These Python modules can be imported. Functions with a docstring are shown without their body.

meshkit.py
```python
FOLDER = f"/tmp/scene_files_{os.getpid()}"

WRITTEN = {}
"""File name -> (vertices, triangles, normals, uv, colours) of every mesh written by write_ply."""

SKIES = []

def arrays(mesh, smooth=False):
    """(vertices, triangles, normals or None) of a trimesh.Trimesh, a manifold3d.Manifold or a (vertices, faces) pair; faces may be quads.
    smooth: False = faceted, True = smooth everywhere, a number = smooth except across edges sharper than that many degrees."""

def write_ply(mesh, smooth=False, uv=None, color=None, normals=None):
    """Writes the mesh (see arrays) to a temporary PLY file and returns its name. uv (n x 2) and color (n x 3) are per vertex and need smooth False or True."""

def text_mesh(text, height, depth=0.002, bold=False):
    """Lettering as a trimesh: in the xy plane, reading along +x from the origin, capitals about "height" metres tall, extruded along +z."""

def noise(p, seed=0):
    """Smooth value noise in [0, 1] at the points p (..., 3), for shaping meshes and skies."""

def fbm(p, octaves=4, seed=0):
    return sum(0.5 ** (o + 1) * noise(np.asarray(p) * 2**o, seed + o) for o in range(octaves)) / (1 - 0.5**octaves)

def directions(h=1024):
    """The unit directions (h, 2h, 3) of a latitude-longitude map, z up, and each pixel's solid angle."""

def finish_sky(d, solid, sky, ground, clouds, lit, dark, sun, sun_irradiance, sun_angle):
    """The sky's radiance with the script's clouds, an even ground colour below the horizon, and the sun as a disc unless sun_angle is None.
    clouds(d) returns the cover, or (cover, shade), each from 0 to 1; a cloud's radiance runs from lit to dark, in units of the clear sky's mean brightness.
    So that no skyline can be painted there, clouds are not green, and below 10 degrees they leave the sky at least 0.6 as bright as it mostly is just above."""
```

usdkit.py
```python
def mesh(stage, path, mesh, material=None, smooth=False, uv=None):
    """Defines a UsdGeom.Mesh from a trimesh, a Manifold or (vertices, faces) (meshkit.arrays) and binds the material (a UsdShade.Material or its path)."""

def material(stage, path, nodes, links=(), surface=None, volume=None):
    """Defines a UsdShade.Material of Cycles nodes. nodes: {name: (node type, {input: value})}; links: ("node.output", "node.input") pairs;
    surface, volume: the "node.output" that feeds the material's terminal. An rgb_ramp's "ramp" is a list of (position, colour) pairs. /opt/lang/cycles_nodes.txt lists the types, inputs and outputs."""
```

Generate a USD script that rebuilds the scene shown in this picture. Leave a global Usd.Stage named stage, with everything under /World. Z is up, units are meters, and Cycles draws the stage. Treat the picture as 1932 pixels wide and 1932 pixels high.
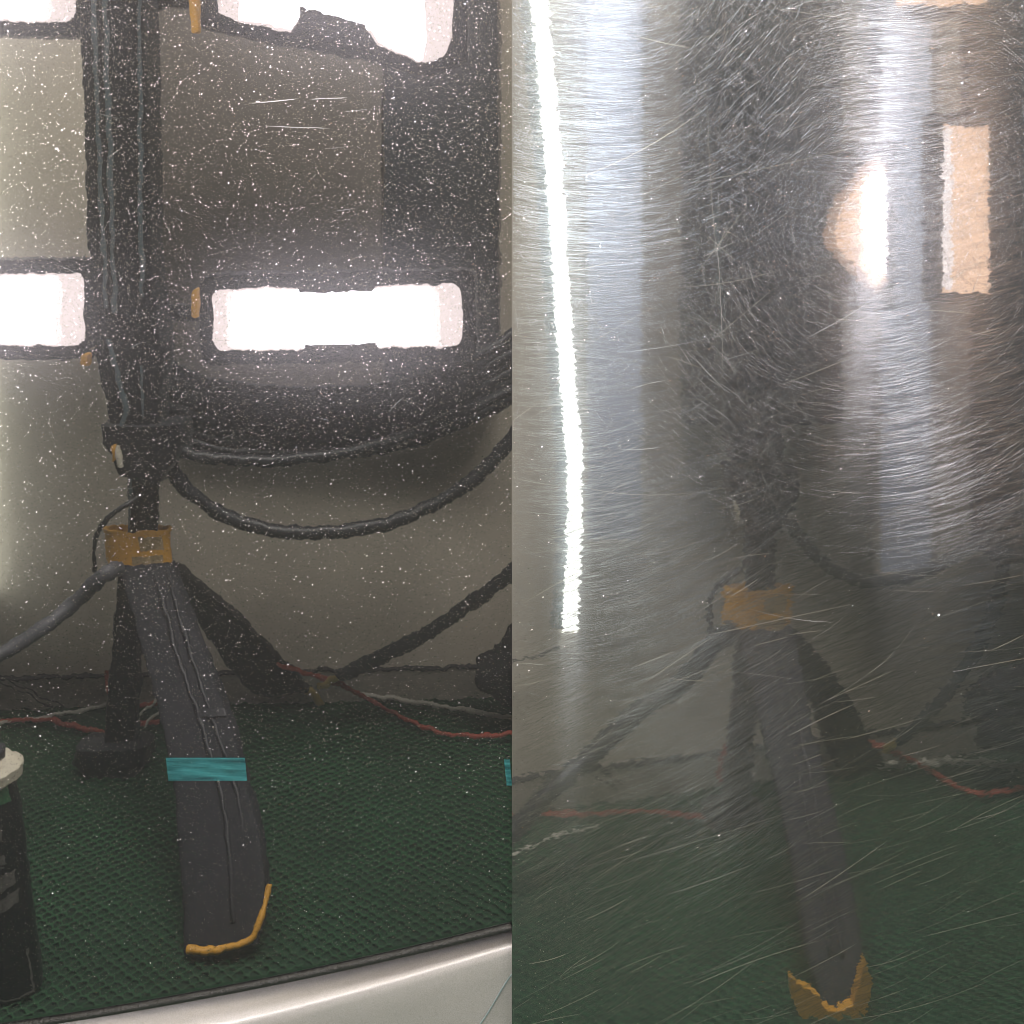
import math, random, numpy as np, trimesh, usdkit, meshkit
from pxr import Usd, UsdGeom, UsdLux, Gf, Sdf, UsdShade

stage = Usd.Stage.CreateInMemory()
UsdGeom.SetStageUpAxis(stage, 'Z')
UsdGeom.SetStageMetersPerUnit(stage, 1.0)
UsdGeom.Xform.Define(stage, '/World')
UsdGeom.Scope.Define(stage, '/World/Looks')
rng = np.random.default_rng(7)

# ---------------------------------------------------------------- camera
# A detailer crouches in front of two door skins (polished left, swirled right) that meet in a
# shallow outward V at x = 0.  Nearly everything in the picture is the mirror image of the bay
# behind the camera, so that bay is built where it really stands: in front of the doors.
PITCH = math.radians(16.3)
HALF = math.radians(23.0)
W = 1932.0
FPX = W / 2 / math.tan(HALF)
C = np.array([0.0, -0.6, 0.9])
FW = np.array([0, math.cos(PITCH), -math.sin(PITCH)])
UP = np.array([0, math.sin(PITCH), math.cos(PITCH)])
RT = np.array([1.0, 0, 0])
cam = UsdGeom.Camera.Define(stage, '/World/camera')
cam.AddTransformOp().Set(Gf.Matrix4d(*RT, 0, *UP, 0, *(-FW), 0, *C, 1))
cam.CreateFocalLengthAttr(24.0)
cam.CreateHorizontalApertureAttr(2 * 24.0 * math.tan(HALF))
cam.CreateVerticalApertureAttr(2 * 24.0 * math.tan(HALF))
cam.CreateClippingRangeAttr((0.02, 100.0))
cam.GetPrim().CreateAttribute('exposure', Sdf.ValueTypeNames.Float).Set(0.0)

ALPHA, BETA = math.radians(4.0), math.radians(1.45)
NL = np.array([-math.sin(ALPHA), -math.cos(ALPHA), 0.0])
NR = np.array([math.sin(ALPHA) * math.cos(BETA), -math.cos(ALPHA) * math.cos(BETA), math.sin(BETA)])
OL, OR_ = np.array([0, 0, 0.72]), np.array([0, 0, 0.72])
SIDE = {'L': (NL, OL), 'R': (NR, OR_)}


def ray(u, v):
    d = FW + (u - W / 2) / FPX * RT - (v - W / 2) / FPX * UP
    return d / np.linalg.norm(d)


def on_door(s, u, v, off=0.0):
    """point of the door skin (off metres in front of it) in this direction"""
    n, o = SIDE[s]
    d = ray(u, v)
    return C + d * (((o + n * off) - C) @ n) / (d @ n)


def mir(s, p, vec=False):
    n, o = SIDE[s]
    p = np.asarray(p, float)
    return p - 2 * ((p if vec else p - o) @ n) * n


EYE = {s: mir(s, C) for s in 'LR'}
FWD = {'L': np.array([-math.sin(2 * ALPHA), -math.cos(2 * ALPHA), 0]), 'R': np.array([math.sin(2 * ALPHA), -math.cos(2 * ALPHA), 0])}
LAT = {'L': np.array([math.cos(2 * ALPHA), -math.sin(2 * ALPHA), 0]), 'R': np.array([math.cos(2 * ALPHA), math.sin(2 * ALPHA), 0])}


# the workshop wall behind the camera, in two straight lengths: (point, direction away from x = 0)
WALL = {'L': (np.array([0.0, -1.365, 0]), np.array([-1.0, 0.20, 0]) / math.hypot(1, 0.20)), 'R': (np.array([0.0, -1.045, 0]), np.array([1.0, -0.13, 0]) / math.hypot(1, 0.13))}
WN = {s: np.array([-d[1], d[0], 0]) * np.sign(d[0]) for s, (o, d) in WALL.items()}


def at(s, u, v, Z):
    """point of the bay, Z metres along its axis (but never inside the wall), that the door mirrors in this direction"""
    d = mir(s, ray(u, v), True)
    t = Z / (d @ FWD[s])
    tw = (WALL[s][0] + WN[s] * 0.03 - EYE[s]) @ WN[s] / (d @ WN[s])
    return EYE[s] + d * min(t, tw)


def ground(s, u, v, z=0.0):
    d = mir(s, ray(u, v), True)
    return EYE[s] + d * ((z - EYE[s][2]) / d[2])


def depth(s, p):
    return (np.asarray(p) - EYE[s]) @ FWD[s]


# ---------------------------------------------------------------- materials
def mat(name, nodes, links, surface):
    return usdkit.material(stage, '/World/Looks/' + name, nodes, links, surface=surface)


def plain(name, col, rough=0.5, metal=0.0, var=0.0, scale=60, bump=0.0, bscale=200, spec=0.5):
    nodes = {'p': ('principled_bsdf', {'base_color': col, 'roughness': rough, 'metallic': metal, 'specular_ior_level': spec})}
    links = []
    if var or bump:
        nodes['g'] = ('texture_coordinate', {})
    if var:
        nodes['n'] = ('noise_texture', {'scale': scale, 'detail': 5.0, 'roughness': 0.65})
        nodes['r'] = ('rgb_ramp', {'ramp': [(0.25, tuple(c * (1 - var) for c in col)), (0.75, tuple(min(1, c * (1 + var)) for c in col))]})
        links += [('g.object', 'n.vector'), ('n.fac', 'r.fac'), ('r.color', 'p.base_color')]
    if bump:
        nodes['bn'] = ('noise_texture', {'scale': bscale, 'detail': 3.0})
        nodes['b'] = ('bump', {'strength': bump, 'distance': 0.002})
        links += [('g.object', 'bn.vector'), ('bn.fac', 'b.height'), ('b.normal', 'p.normal')]
    return mat(name, nodes, links, 'p.BSDF')


def emit(name, col, strength):
    return mat(name, {'e': ('emission', {'color': col, 'strength': strength})}, [], 'e.emission')


def peel_nodes(a1, a2, nodes, links, s1=(170, 170, 90), s2=(520, 520, 300)):
    """orange peel of sprayed lacquer: a small random lean of the surface normal, in two sizes"""
    nodes.update({
        'geo': ('geometry', {}),
        'm1': ('mapping', {'mapping_type': 'point', 'scale': s1}), 'm2': ('mapping', {'mapping_type': 'point', 'scale': s2}),
        'n1': ('noise_texture', {'scale': 1.0, 'detail': 1.5}), 'n2': ('noise_texture', {'scale': 1.0, 'detail': 2.0}),
        'c1': ('vector_math', {'math_type': 'subtract', 'vector2': (0.5, 0.5, 0.5)}), 'c2': ('vector_math', {'math_type': 'subtract', 'vector2': (0.5, 0.5, 0.5)}),
        'k1': ('vector_math', {'math_type': 'scale', 'scale': a1}), 'k2': ('vector_math', {'math_type': 'scale', 'scale': a2}),
        'a1': ('vector_math', {'math_type': 'add'}), 'a2': ('vector_math', {'math_type': 'add'}), 'nn': ('vector_math', {'math_type': 'normalize'})})
    links += [('geo.position', 'm1.vector'), ('geo.position', 'm2.vector'), ('m1.vector', 'n1.vector'), ('m2.vector', 'n2.vector'),
              ('n1.color', 'c1.vector1'), ('n2.color', 'c2.vector1'), ('c1.vector', 'k1.vector1'), ('c2.vector', 'k2.vector1'),
              ('k1.vector', 'a1.vector1'), ('k2.vector', 'a1.vector2'), ('a1.vector', 'a2.vector1'), ('geo.normal', 'a2.vector2'), ('a2.vector', 'nn.vector1')]


def lacquer(name, peel, base, haze, tangent=None, refl=2.05):
    """black metallic lacquer: mirror coat over a dark base, plus the soft sheen of fine wash marks.
    haze: list of (weight, roughness, anisotropy, colour)"""
    nodes, links = {}, []
    peel_nodes(peel[0], peel[1], nodes, links, (170, 170, 90), (520, 520, 300) if name[0] == 'p' else (250, 250, 560))
    nodes['f'] = ('fresnel', {'IOR': refl})
    nodes['d'] = ('diffuse_bsdf', {'color': base})
    nodes['gl'] = ('glossy_bsdf', {'color': (0.97, 0.97, 1.0), 'roughness': 0.0})
    nodes['mx'] = ('mix_closure', {})
    links += [('nn.vector', 'gl.normal'), ('f.fac', 'mx.fac'), ('d.BSDF', 'mx.closure1'), ('gl.BSDF', 'mx.closure2')]
    last = 'mx.closure'
    for k, (w, ro, an, col) in enumerate(haze):
        nodes[f'h{k}'] = ('glossy_bsdf', {'color': tuple(w * c for c in col), 'roughness': ro, 'anisotropy': an, 'distribution': 'beckmann', **({'tangent': tangent} if tangent is not None else {})})
        nodes[f'ad{k}'] = ('add_closure', {})
        links += [(last, f'ad{k}.closure1'), (f'h{k}.BSDF', f'ad{k}.closure2')]
        last = f'ad{k}.closure'
    return mat(name, nodes, links, last)


def flake_mat(name, refl, rough):
    nodes = {'g': ('geometry', {}), 'w': ('white_noise_texture', {'dimensions': '1D'}),
             'r': ('rgb_ramp', {'ramp': [(0, (refl, refl * .97, refl * .9)), (.35, (refl * 1.3, refl, refl * .6)), (.5, (refl, refl, refl)), (.75, (refl * 1.1, refl * .9, refl * .95)), (1, (refl * .85, refl, refl * 1.05))]}),
             's': ('glossy_bsdf', {'roughness': rough})}
    return mat(name, nodes, [('g.random_per_island', 'w.w'), ('w.value', 'r.fac'), ('r.color', 's.color')], 's.BSDF')


M = {}
TX = tuple(np.cross(NR, [0, 0, 1.0]) / np.linalg.norm(np.cross(NR, [0, 0, 1.0])))
M['polished'] = lacquer('polished_black_lacquer', (0.0050, 0.0020), (0.012, 0.012, 0.013), [(0.018, 0.21, 0.0, (1.0, 0.95, 1.0))])
M['swirled'] = lacquer('swirled_black_lacquer', (0.0034, 0.0090), (0.014, 0.014, 0.015),
                       [(0.048, 0.175, 0.70, (0.94, 0.96, 1.08)), (0.024, 0.27, 0.0, (0.90, 0.94, 1.10))], tangent=TX)
M['flake'] = flake_mat('aluminium_flake', 0.25, 0.09)
M['scratch'] = mat('lacquer_scratch', {'s': ('glossy_bsdf', {'color': (0.245, 0.25, 0.265), 'roughness': 0.10}), 'd': ('diffuse_bsdf', {'color': (0.018, 0.0175, 0.016)}), 'a': ('add_closure', {})}, [('s.BSDF', 'a.closure1'), ('d.BSDF', 'a.closure2')], 'a.closure')
M['deep_scratch'] = mat('deep_lacquer_scratch', {'s': ('glossy_bsdf', {'color': (0.26, 0.265, 0.28), 'roughness': 0.10}), 'd': ('diffuse_bsdf', {'color': (0.15, 0.14, 0.12)}), 'a': ('add_closure', {})}, [('s.BSDF', 'a.closure1'), ('d.BSDF', 'a.closure2')], 'a.closure')
M['silver'] = mat('silver_paint', {
    'g': ('geometry', {}), 'n': ('noise_texture', {'scale': 1500.0, 'detail': 2.0}), 'n2': ('noise_texture', {'scale': 14.0, 'detail': 4.0}),
    'r': ('rgb_ramp', {'ramp': [(0.3, (0.225, 0.216, 0.222)), (0.7, (0.295, 0.284, 0.292))]}),
    'r2': ('rgb_ramp', {'ramp': [(0.35, (0.40, 0.40, 0.40)), (0.65, (0.50, 0.50, 0.50))]}),
    'p': ('principled_bsdf', {'metallic': 0.35, 'roughness': 0.42, 'coat_weight': 0.6, 'coat_roughness': 0.12})},
    [('g.position', 'n.vector'), ('g.position', 'n2.vector'), ('n.fac', 'r.fac'), ('r.color', 'p.base_color'), ('n2.fac', 'r2.fac'), ('r2.color', 'p.roughness')], 'p.BSDF')
M['rubber'] = plain('black_rubber', (0.012, 0.012, 0.013), 0.5, bump=0.4, bscale=500)
M['tape'] = mat('teal_film', {'g': ('geometry', {}), 'mp': ('mapping', {'mapping_type': 'point', 'scale': (45, 45, 420)}), 'n': ('noise_texture', {'scale': 1.0, 'detail': 4.0}),
    'r': ('rgb_ramp', {'ramp': [(0.3, (0.012, 0.105, 0.125)), (0.7, (0.035, 0.18, 0.20))]}), 'p': ('principled_bsdf', {'roughness': 0.6, 'specular_ior_level': 0.2}),
    't': ('transparent_bsdf', {}), 'mr': ('map_range', {'from_min': 0.3, 'from_max': 0.7, 'to_min': 0.14, 'to_max': 0.40}), 'mx': ('mix_closure', {})},
    [('g.position', 'mp.vector'), ('mp.vector', 'n.vector'), ('n.fac', 'r.fac'), ('n.fac', 'mr.value'), ('mr.result', 'mx.fac'), ('r.color', 'p.base_color'), ('t.BSDF', 'mx.closure1'), ('p.BSDF', 'mx.closure2')], 'mx.closure')
M['wall'] = plain('taupe_wall_paint', (0.46, 0.42, 0.338), 0.85, var=0.16, scale=3.0, bump=0.5, bscale=60)
M['skirting'] = plain('grey_skirting', (0.26, 0.24, 0.20), 0.7, var=0.3, scale=12)
M['floor'] = plain('dark_green_floor', (0.007, 0.034, 0.0145), 0.9, var=0.5, scale=7)
M['mat'] = plain('green_mat_plastic', (0.014, 0.068, 0.025), 0.75, var=0.5, scale=4)
M['black_metal'] = plain('black_powder_coat', (0.022, 0.022, 0.026), 0.45, var=0.2, scale=30)
M['edge_metal'] = plain('worn_metal_edge', (0.13, 0.17, 0.18), 0.4, metal=0.3)
M['grey_plastic'] = plain('charcoal_plastic', (0.030, 0.031, 0.036), 0.75, spec=0.25, var=0.2, scale=40, bump=0.3, bscale=300)
M['dark_plastic'] = plain('black_plastic', (0.014, 0.015, 0.02), 0.5)
M['yellow'] = plain('yellow_ochre_plastic', (0.66, 0.34, 0.04), 0.5, var=0.15, scale=50)
M['print'] = plain('grey_print', (0.33, 0.25, 0.13), 0.7, var=0.5, scale=140)
M['cable'] = plain('black_cable', (0.016, 0.018, 0.021), 0.45)
M['braid'] = plain('braided_sleeve', (0.020, 0.026, 0.030), 0.6, var=0.5, scale=400, bump=1.0, bscale=500)
M['grey_hose'] = plain('grey_hose', (0.085, 0.088, 0.098), 0.5, var=0.2, scale=60)
M['red'] = plain('red_cord', (0.30, 0.060, 0.036), 0.6, var=0.25, scale=100)
M['white_rope'] = plain('white_rope', (0.50, 0.49, 0.42), 0.8, var=0.2, scale=120)
M['brass'] = plain('brass', (0.50, 0.38, 0.13), 0.4, metal=0.7)
M['white_plastic'] = plain('white_plastic', (0.62, 0.58, 0.46), 0.4, var=0.15, scale=60)
M['bottle'] = plain('black_bottle', (0.010, 0.011, 0.014), 0.25)
M['label_green'] = plain('green_print', (0.03, 0.22, 0.08), 0.5, var=0.3, scale=150)
M['label_grey'] = plain('pale_print', (0.13, 0.12, 0.11), 0.6, var=0.6, scale=250)
M['cabinet'] = plain('brown_grey_steel', (0.17, 0.152, 0.132), 0.5, var=0.15, scale=4)
M['cabinet_dark'] = plain('dark_steel', (0.05, 0.052, 0.058), 0.5, var=0.2, scale=6)
M['bag'] = plain('black_cloth', (0.012, 0.012, 0.014), 0.9, var=0.4, scale=20, bump=0.6, bscale=40)
M['lamp_white'] = emit('lamp_white', (1.0, 0.95, 0.97), 32.0)
M['lamp_edge'] = emit('lamp_edge', (1.0, 0.85, 0.80), 7.2)
M['lamp_blue'] = emit('lamp_cool', (0.84, 0.91, 1.0), 40.0)
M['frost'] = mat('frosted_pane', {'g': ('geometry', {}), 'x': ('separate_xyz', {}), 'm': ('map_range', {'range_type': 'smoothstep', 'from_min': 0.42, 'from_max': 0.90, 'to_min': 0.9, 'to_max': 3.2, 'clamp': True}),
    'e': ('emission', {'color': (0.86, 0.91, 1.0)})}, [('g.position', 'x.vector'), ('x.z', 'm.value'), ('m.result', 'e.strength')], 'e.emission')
M['lamp_orange'] = emit('lamp_orange', (1.0, 0.66, 0.44), 8.2)
M['lamp_hot'] = emit('lamp_hot', (1.0, 0.90, 0.72), 16.0)
M['lamp_glare'] = emit('lamp_glare', (1.0, 0.96, 0.94), 80.0)
M['lamp_dim'] = emit('lamp_dim', (1.0, 0.62, 0.40), 3.2)
M['lamp_mid'] = emit('lamp_mid', (1.0, 0.90, 0.84), 9.0)
M['tube'] = emit('tube_green_white', (0.96, 1.0, 0.90), 17.0)

# ---------------------------------------------------------------- scene helpers
used = {}


def numbered(parent, name):
    k = used.get((parent, name), 0)
    used[(parent, name)] = k + 1
    return f'{parent}/{name}' + (f'_{k:03d}' if k else '')


def setdata(p, **kw):
    for k, v in kw.items():
        if v is not None:
            p.SetCustomDataByKey(k, v)
    return p


def thing(name, label, cat, loc=(0, 0, 0), group=None, kind=None):
    x = UsdGeom.Xform.Define(stage, numbered('/World', name))
    loc = np.asarray(loc, float)
    x.AddTranslateOp().Set(Gf.Vec3d(*map(float, loc)))
    p = x.GetPrim()
    setdata(p, label=label, category=cat, group=group, kind=kind)
    ORIGIN[str(p.GetPath())] = loc
    return p


ORIGIN = {}


def part(parent, name, mesh, m, smooth=False, kind=None, label=None):
    """a mesh given in world coordinates, under its thing (or part)"""
    pp = str(parent.GetPath())
    o = ORIGIN[pp]
    v, f, n = meshkit.arrays(mesh, False)
    path = numbered(pp, name)
    p = usdkit.mesh(stage, path, trimesh.Trimesh(v - o, f, process=False), M[m], smooth).GetPrim()
    ORIGIN[path] = o
    return setdata(p, kind=kind, label=label)


def struct(name, mesh, m, label, smooth=False, kind='structure', cat=None):
    p = usdkit.mesh(stage, numbered('/World', name), mesh, M[m], smooth).GetPrim()
    return setdata(p, kind=kind, label=label, category=cat or name.replace('_', ' '))


def cat_(*ms):
    return trimesh.util.concatenate(list(ms))


def loft(rings, cap=True):
    """rings (n, k, 3): closed sections joined into a solid"""
    r = np.asarray(rings, float)
    n, k = r.shape[:2]
    i, j = np.meshgrid(np.arange(n - 1), np.arange(k), indexing='ij')
    j2 = (j + 1) % k
    a, b, c, d = i * k + j, i * k + j2, (i + 1) * k + j2, (i + 1) * k + j
    f = np.vstack([np.stack([a, b, c], -1).reshape(-1, 3), np.stack([a, c, d], -1).reshape(-1, 3)])
    v = r.reshape(-1, 3)
    if cap:
        v = np.vstack([v, r[0].mean(0), r[-1].mean(0)])
        q = np.arange(k)
        f = np.vstack([f, np.stack([np.full(k, n * k), (q + 1) % k, q], 1), np.stack([np.full(k, n * k + 1), (n - 1) * k + q, (n - 1) * k + (q + 1) % k], 1)])
    m = trimesh.Trimesh(v, f, process=False)
    if cap and m.volume < 0:
        m.invert()
    return m


def spline(pts, n=12):
    p = np.asarray(pts, float)
    p = np.vstack([2 * p[0] - p[1], p, 2 * p[-1] - p[-2]])
    t = np.linspace(0, 1, n, endpoint=False)[:, None]
    out = [0.5 * (2 * b + (c - a) * t + (2 * a - 5 * b + 4 * c - d) * t ** 2 + (3 * b - a - 3 * c + d) * t ** 3) for a, b, c, d in zip(p[:-3], p[1:-2], p[2:-1], p[3:])]
    return np.vstack(out + [p[-2:-1]])


def frames(path):
    t = np.gradient(path, axis=0)
    t /= np.linalg.norm(t, axis=1, keepdims=True)
    ref = np.array([0.31, 0.22, 0.92])
    a = np.cross(t, ref)
    a /= np.linalg.norm(a, axis=1, keepdims=True)
    return t, a, np.cross(t, a)


def tube(path, r, k=8, twist=None):
    path = np.asarray(path, float)
    r = np.broadcast_to(np.asarray(r, float), len(path))
    t, a, b = frames(path)
    ang = np.linspace(0, 2 * np.pi, k, endpoint=False)
    return loft([[p + rr * (math.cos(x) * aa + math.sin(x) * bb) for x in ang] for p, aa, bb, rr in zip(path, a, b, r)])


def resample(path, step):
    d = np.r_[0, np.cumsum(np.linalg.norm(np.diff(path, axis=0), axis=1))]
    s = np.linspace(0, d[-1], max(3, int(d[-1] / step)))
    return np.stack([np.interp(s, d, path[:, k]) for k in range(3)], 1)


def strands(path, r, pitch, n=3, k=5):
    """twisted rope: n strands wound round the path"""
    path = resample(path, pitch / 7)
    t, a, b = frames(path)
    s = np.r_[0, np.cumsum(np.linalg.norm(np.diff(path, axis=0), axis=1))] / pitch * 2 * np.pi
    return cat_(*[tube(path + r * 0.55 * (np.cos(s + q * 2 * np.pi / n)[:, None] * a + np.sin(s + q * 2 * np.pi / n)[:, None] * b), r * 0.55, k) for q in range(n)])


def pxpath(s, pts, n=12):
    """(u, v, Z) or (u, v, None) for a point on the floor"""
    return spline([at(s, *p) if p[2] is not None else ground(s, p[0], p[1], 0.012) for p in pts], n)


def px(Z):
    return Z / FPX


def slab(s, poly, Z, thick, behind=True):
    """a flat shape outlined at distance Z with real thickness along the bay's axis"""
    from shapely.geometry import Polygon
    pts = np.array([at(s, u, v, Z) for u, v in poly])
    o = pts.mean(0)
    e1, e2, e3 = LAT[s], np.array([0, 0, 1.0]), FWD[s]
    q = np.stack([(pts - o) @ e1, (pts - o) @ e2], 1)
    m = trimesh.creation.extrude_polygon(Polygon(q), thick, engine='earcut')
    v = m.vertices
    z = v[:, 2] if behind else v[:, 2] - thick
    m = trimesh.Trimesh(o + v[:, :1] * e1 + v[:, 1:2] * e2 + z[:, None] * e3, m.faces, process=False)
    if m.volume < 0:
        m.invert()
    return m


def rbox(s, u0, v0, u1, v1, Z, thick, r=0.15):
    """rounded slab from a pixel rectangle"""
    w, h = u1 - u0, v1 - v0
    q = r * min(w, h)
    pts = []
    for cx, cy, a0 in ((u1 - q, v1 - q, 0), (u0 + q, v1 - q, 90), (u0 + q, v0 + q, 180), (u1 - q, v0 + q, 270)):
        for a in (0, 30, 60, 90):
            pts.append((cx + q * math.cos(math.radians(a0 + a)), cy + q * math.sin(math.radians(a0 + a))))
    return slab(s, pts, Z, thick)


def bar(s, st, th, k=12, sq=4.0):
    """tapering bar: stations (uL, vL, uR, vR, Z); flattened rounded section th metres thick"""
    rings = []
    for i, q in enumerate(st):
        a, b = at(s, q[0], q[1], q[4]), at(s, q[2], q[3], q[4])
        c, w = (a + b) / 2, (b - a) / 2
        t = FWD[s] * (th[i] if np.ndim(th) else th) / 2
        ring = []
        for x in np.linspace(0, 2 * np.pi, k, endpoint=False) + np.pi / k:
            cx, sx = math.cos(x), math.sin(x)
            ring.append(c + w * np.sign(cx) * abs(cx) ** (2 / sq) + t * np.sign(sx) * abs(sx) ** (2 / sq))
        rings.append(ring)
    return loft(rings)


# ---------------------------------------------------------------- lights of the bay (ceiling)
def ceiling(s, Z, x, z, w, l, inten, col, tilt=0.0):
    p = EYE[s] + FWD[s] * Z + LAT[s] * x
    p[2] = z
    lt = UsdLux.RectLight.Define(stage, numbered('/World', 'ceiling_lamp'))
    lt.CreateWidthAttr(w)
    lt.CreateHeightAttr(l)
    lt.CreateIntensityAttr(inten)
    lt.CreateColorAttr(Gf.Vec3f(*col))
    lt.CreateNormalizeAttr(False)
    f = LAT[s]
    d = np.array([0, 0, -1.0]) * math.cos(tilt) + FWD[s] * math.sin(tilt)
    y = np.cross(-d, f)
    lt.AddTransformOp().Set(Gf.Matrix4d(*f, 0, *y, 0, *(-d), 0, *p, 1))


for s, x in (('L', -0.35), ('R', 0.35)):
    ceiling(s, 0.75, x, 2.5, 1.3, 0.4, 62.0 if s == 'L' else 130.0, (1.0, 0.95, 0.87), math.radians(52))
ceiling('L', 0.95, 0.0, 2.45, 1.6, 0.3, 48.0, (1.0, 0.93, 0.84))

# ---------------------------------------------------------------- the bay: floor, walls
def bay_pt(s, x, Z, z):
    p = EYE[s] + FWD[s] * Z + LAT[s] * x
    return np.array([p[0], p[1], z])


def wall_mesh(s, o0, o1, z0, z1):
    """length of wall (or strip on it) between the offsets o0 and o1 in front of the wall line"""
    o, d = WALL[s]
    base = np.array([o + WN[s] * o0, o + d * 3 + WN[s] * o0, o + d * 3 + WN[s] * o1, o + WN[s] * o1])
    base[:, 2] = z0
    return loft([base, base + [0, 0, z1 - z0]])


struct('floor', trimesh.creation.box(bounds=[[-4, -4.2, -0.08], [4, 1.0, -0.004]]), 'floor', 'dark green workshop floor under the mesh mat')
struct('wall', wall_mesh('L', -0.15, 0, -0.003, 2.9), 'wall', 'taupe painted workshop wall mirrored behind the stand in the clear left door', cat='wall')
struct('wall', wall_mesh('R', -0.15, 0, -0.003, 2.9), 'wall', 'taupe painted workshop wall mirrored dully in the scratched right door', cat='wall')


def skirting(s, lab):
    t = thing('skirting_board', lab, 'skirting board', WALL[s][0])
    part(t, 'board', wall_mesh(s, 0.001, 0.013, 0, 0.055), 'skirting')
    part(t, 'top_edge', wall_mesh(s, 0.001, 0.015, 0.0555, 0.058), 'dark_plastic')


skirting('L', 'dirty grey skirting strip with a dark top line mirrored low in the clear left door')
skirting('R', 'dirty grey skirting strip mirrored low in the scratched right door')


def mesh_mat(s, x0, x1, Z0, Z1, seed):
    """anti-slip mat: zigzag strands that touch at their peaks, a net of six-sided holes"""
    r = np.random.default_rng(seed)
    p, st = 0.0088, 0.0048
    rows, n = int((Z1 - Z0) / p), int((x1 - x0) / st)
    xs = x0 + st * np.arange(n)
    vs, fs, base = [], [], 0
    for k in range(rows):
        zig = np.where((np.arange(n) + k) % 4 < 2, 1, -1) * (np.where((np.arange(n) // 2 + k) % 2 == 0, 1, -1) * 0 + 1)
        tri = (((np.arange(n) // 2) + k) % 2) * 2 - 1
        zz = Z0 + p * k + tri * p * 0.44
        warp = 0.006 * (meshkit.noise(np.stack([xs * 9, np.full(n, Z0 + p * k) * 9, np.zeros(n)], 1), seed) - 0.5)
        xx = xs + warp + r.normal(0, 0.0003, n)
        zz = zz + warp * 0.7 + r.normal(0, 0.0003, n)
        h = 0.0006 + 0.0018 * np.clip(meshkit.noise(np.stack([xs * 5, np.full(n, Z0 + p * k) * 5, np.zeros(n)], 1), seed + 9) * 1.3 - .1, 0, 1) + 0.0004 * r.random(n)
        P = EYE[s][None, :] * [1, 1, 0] + FWD[s] * zz[:, None] + LAT[s] * xx[:, None]
        wv = FWD[s] * 0.0012 + LAT[s] * 0.0005
        rows3 = np.stack([P - wv, P + [0, 0, 1.0] * h[:, None], P + wv], 1)
        rows3[:, [0, 2], 2] = 0.0
        vs.append(rows3.reshape(-1, 3))
        i = np.arange(n - 1)[:, None] * 3 + base
        fs.append(np.hstack([i, i + 1, i + 4, i, i + 4, i + 3, i + 1, i + 2, i + 5, i + 1, i + 5, i + 4]).reshape(-1, 3))
        base += 3 * n
    m = trimesh.Trimesh(np.vstack(vs), np.vstack(fs), process=False)
    if m.face_normals[:, 2].mean() < 0:
        m.invert()
    return m


for s, x0, x1, lab in (('L', -1.5, 0.02, 'green honeycomb mesh mat mirrored across the bottom of the clear left door'), ('R', -0.02, 1.5, 'green honeycomb mesh mat mirrored across the bottom of the scratched right door')):
    struct('floor_mat', mesh_mat(s, x0, x1, 0.85, 1.93 if s == 'L' else 1.83, 3 if s == 'L' else 5), 'mat', lab, kind='stuff', cat='floor mat', smooth=True)

# ---------------------------------------------------------------- car doors
def door_slab(s, corners, th):
    n = SIDE[s][0]
    r = np.array(corners)
    bk = r - n * th
    bk[:, 0] = np.maximum(bk[:, 0], 0.0012)
    return loft([r, bk])


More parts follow.
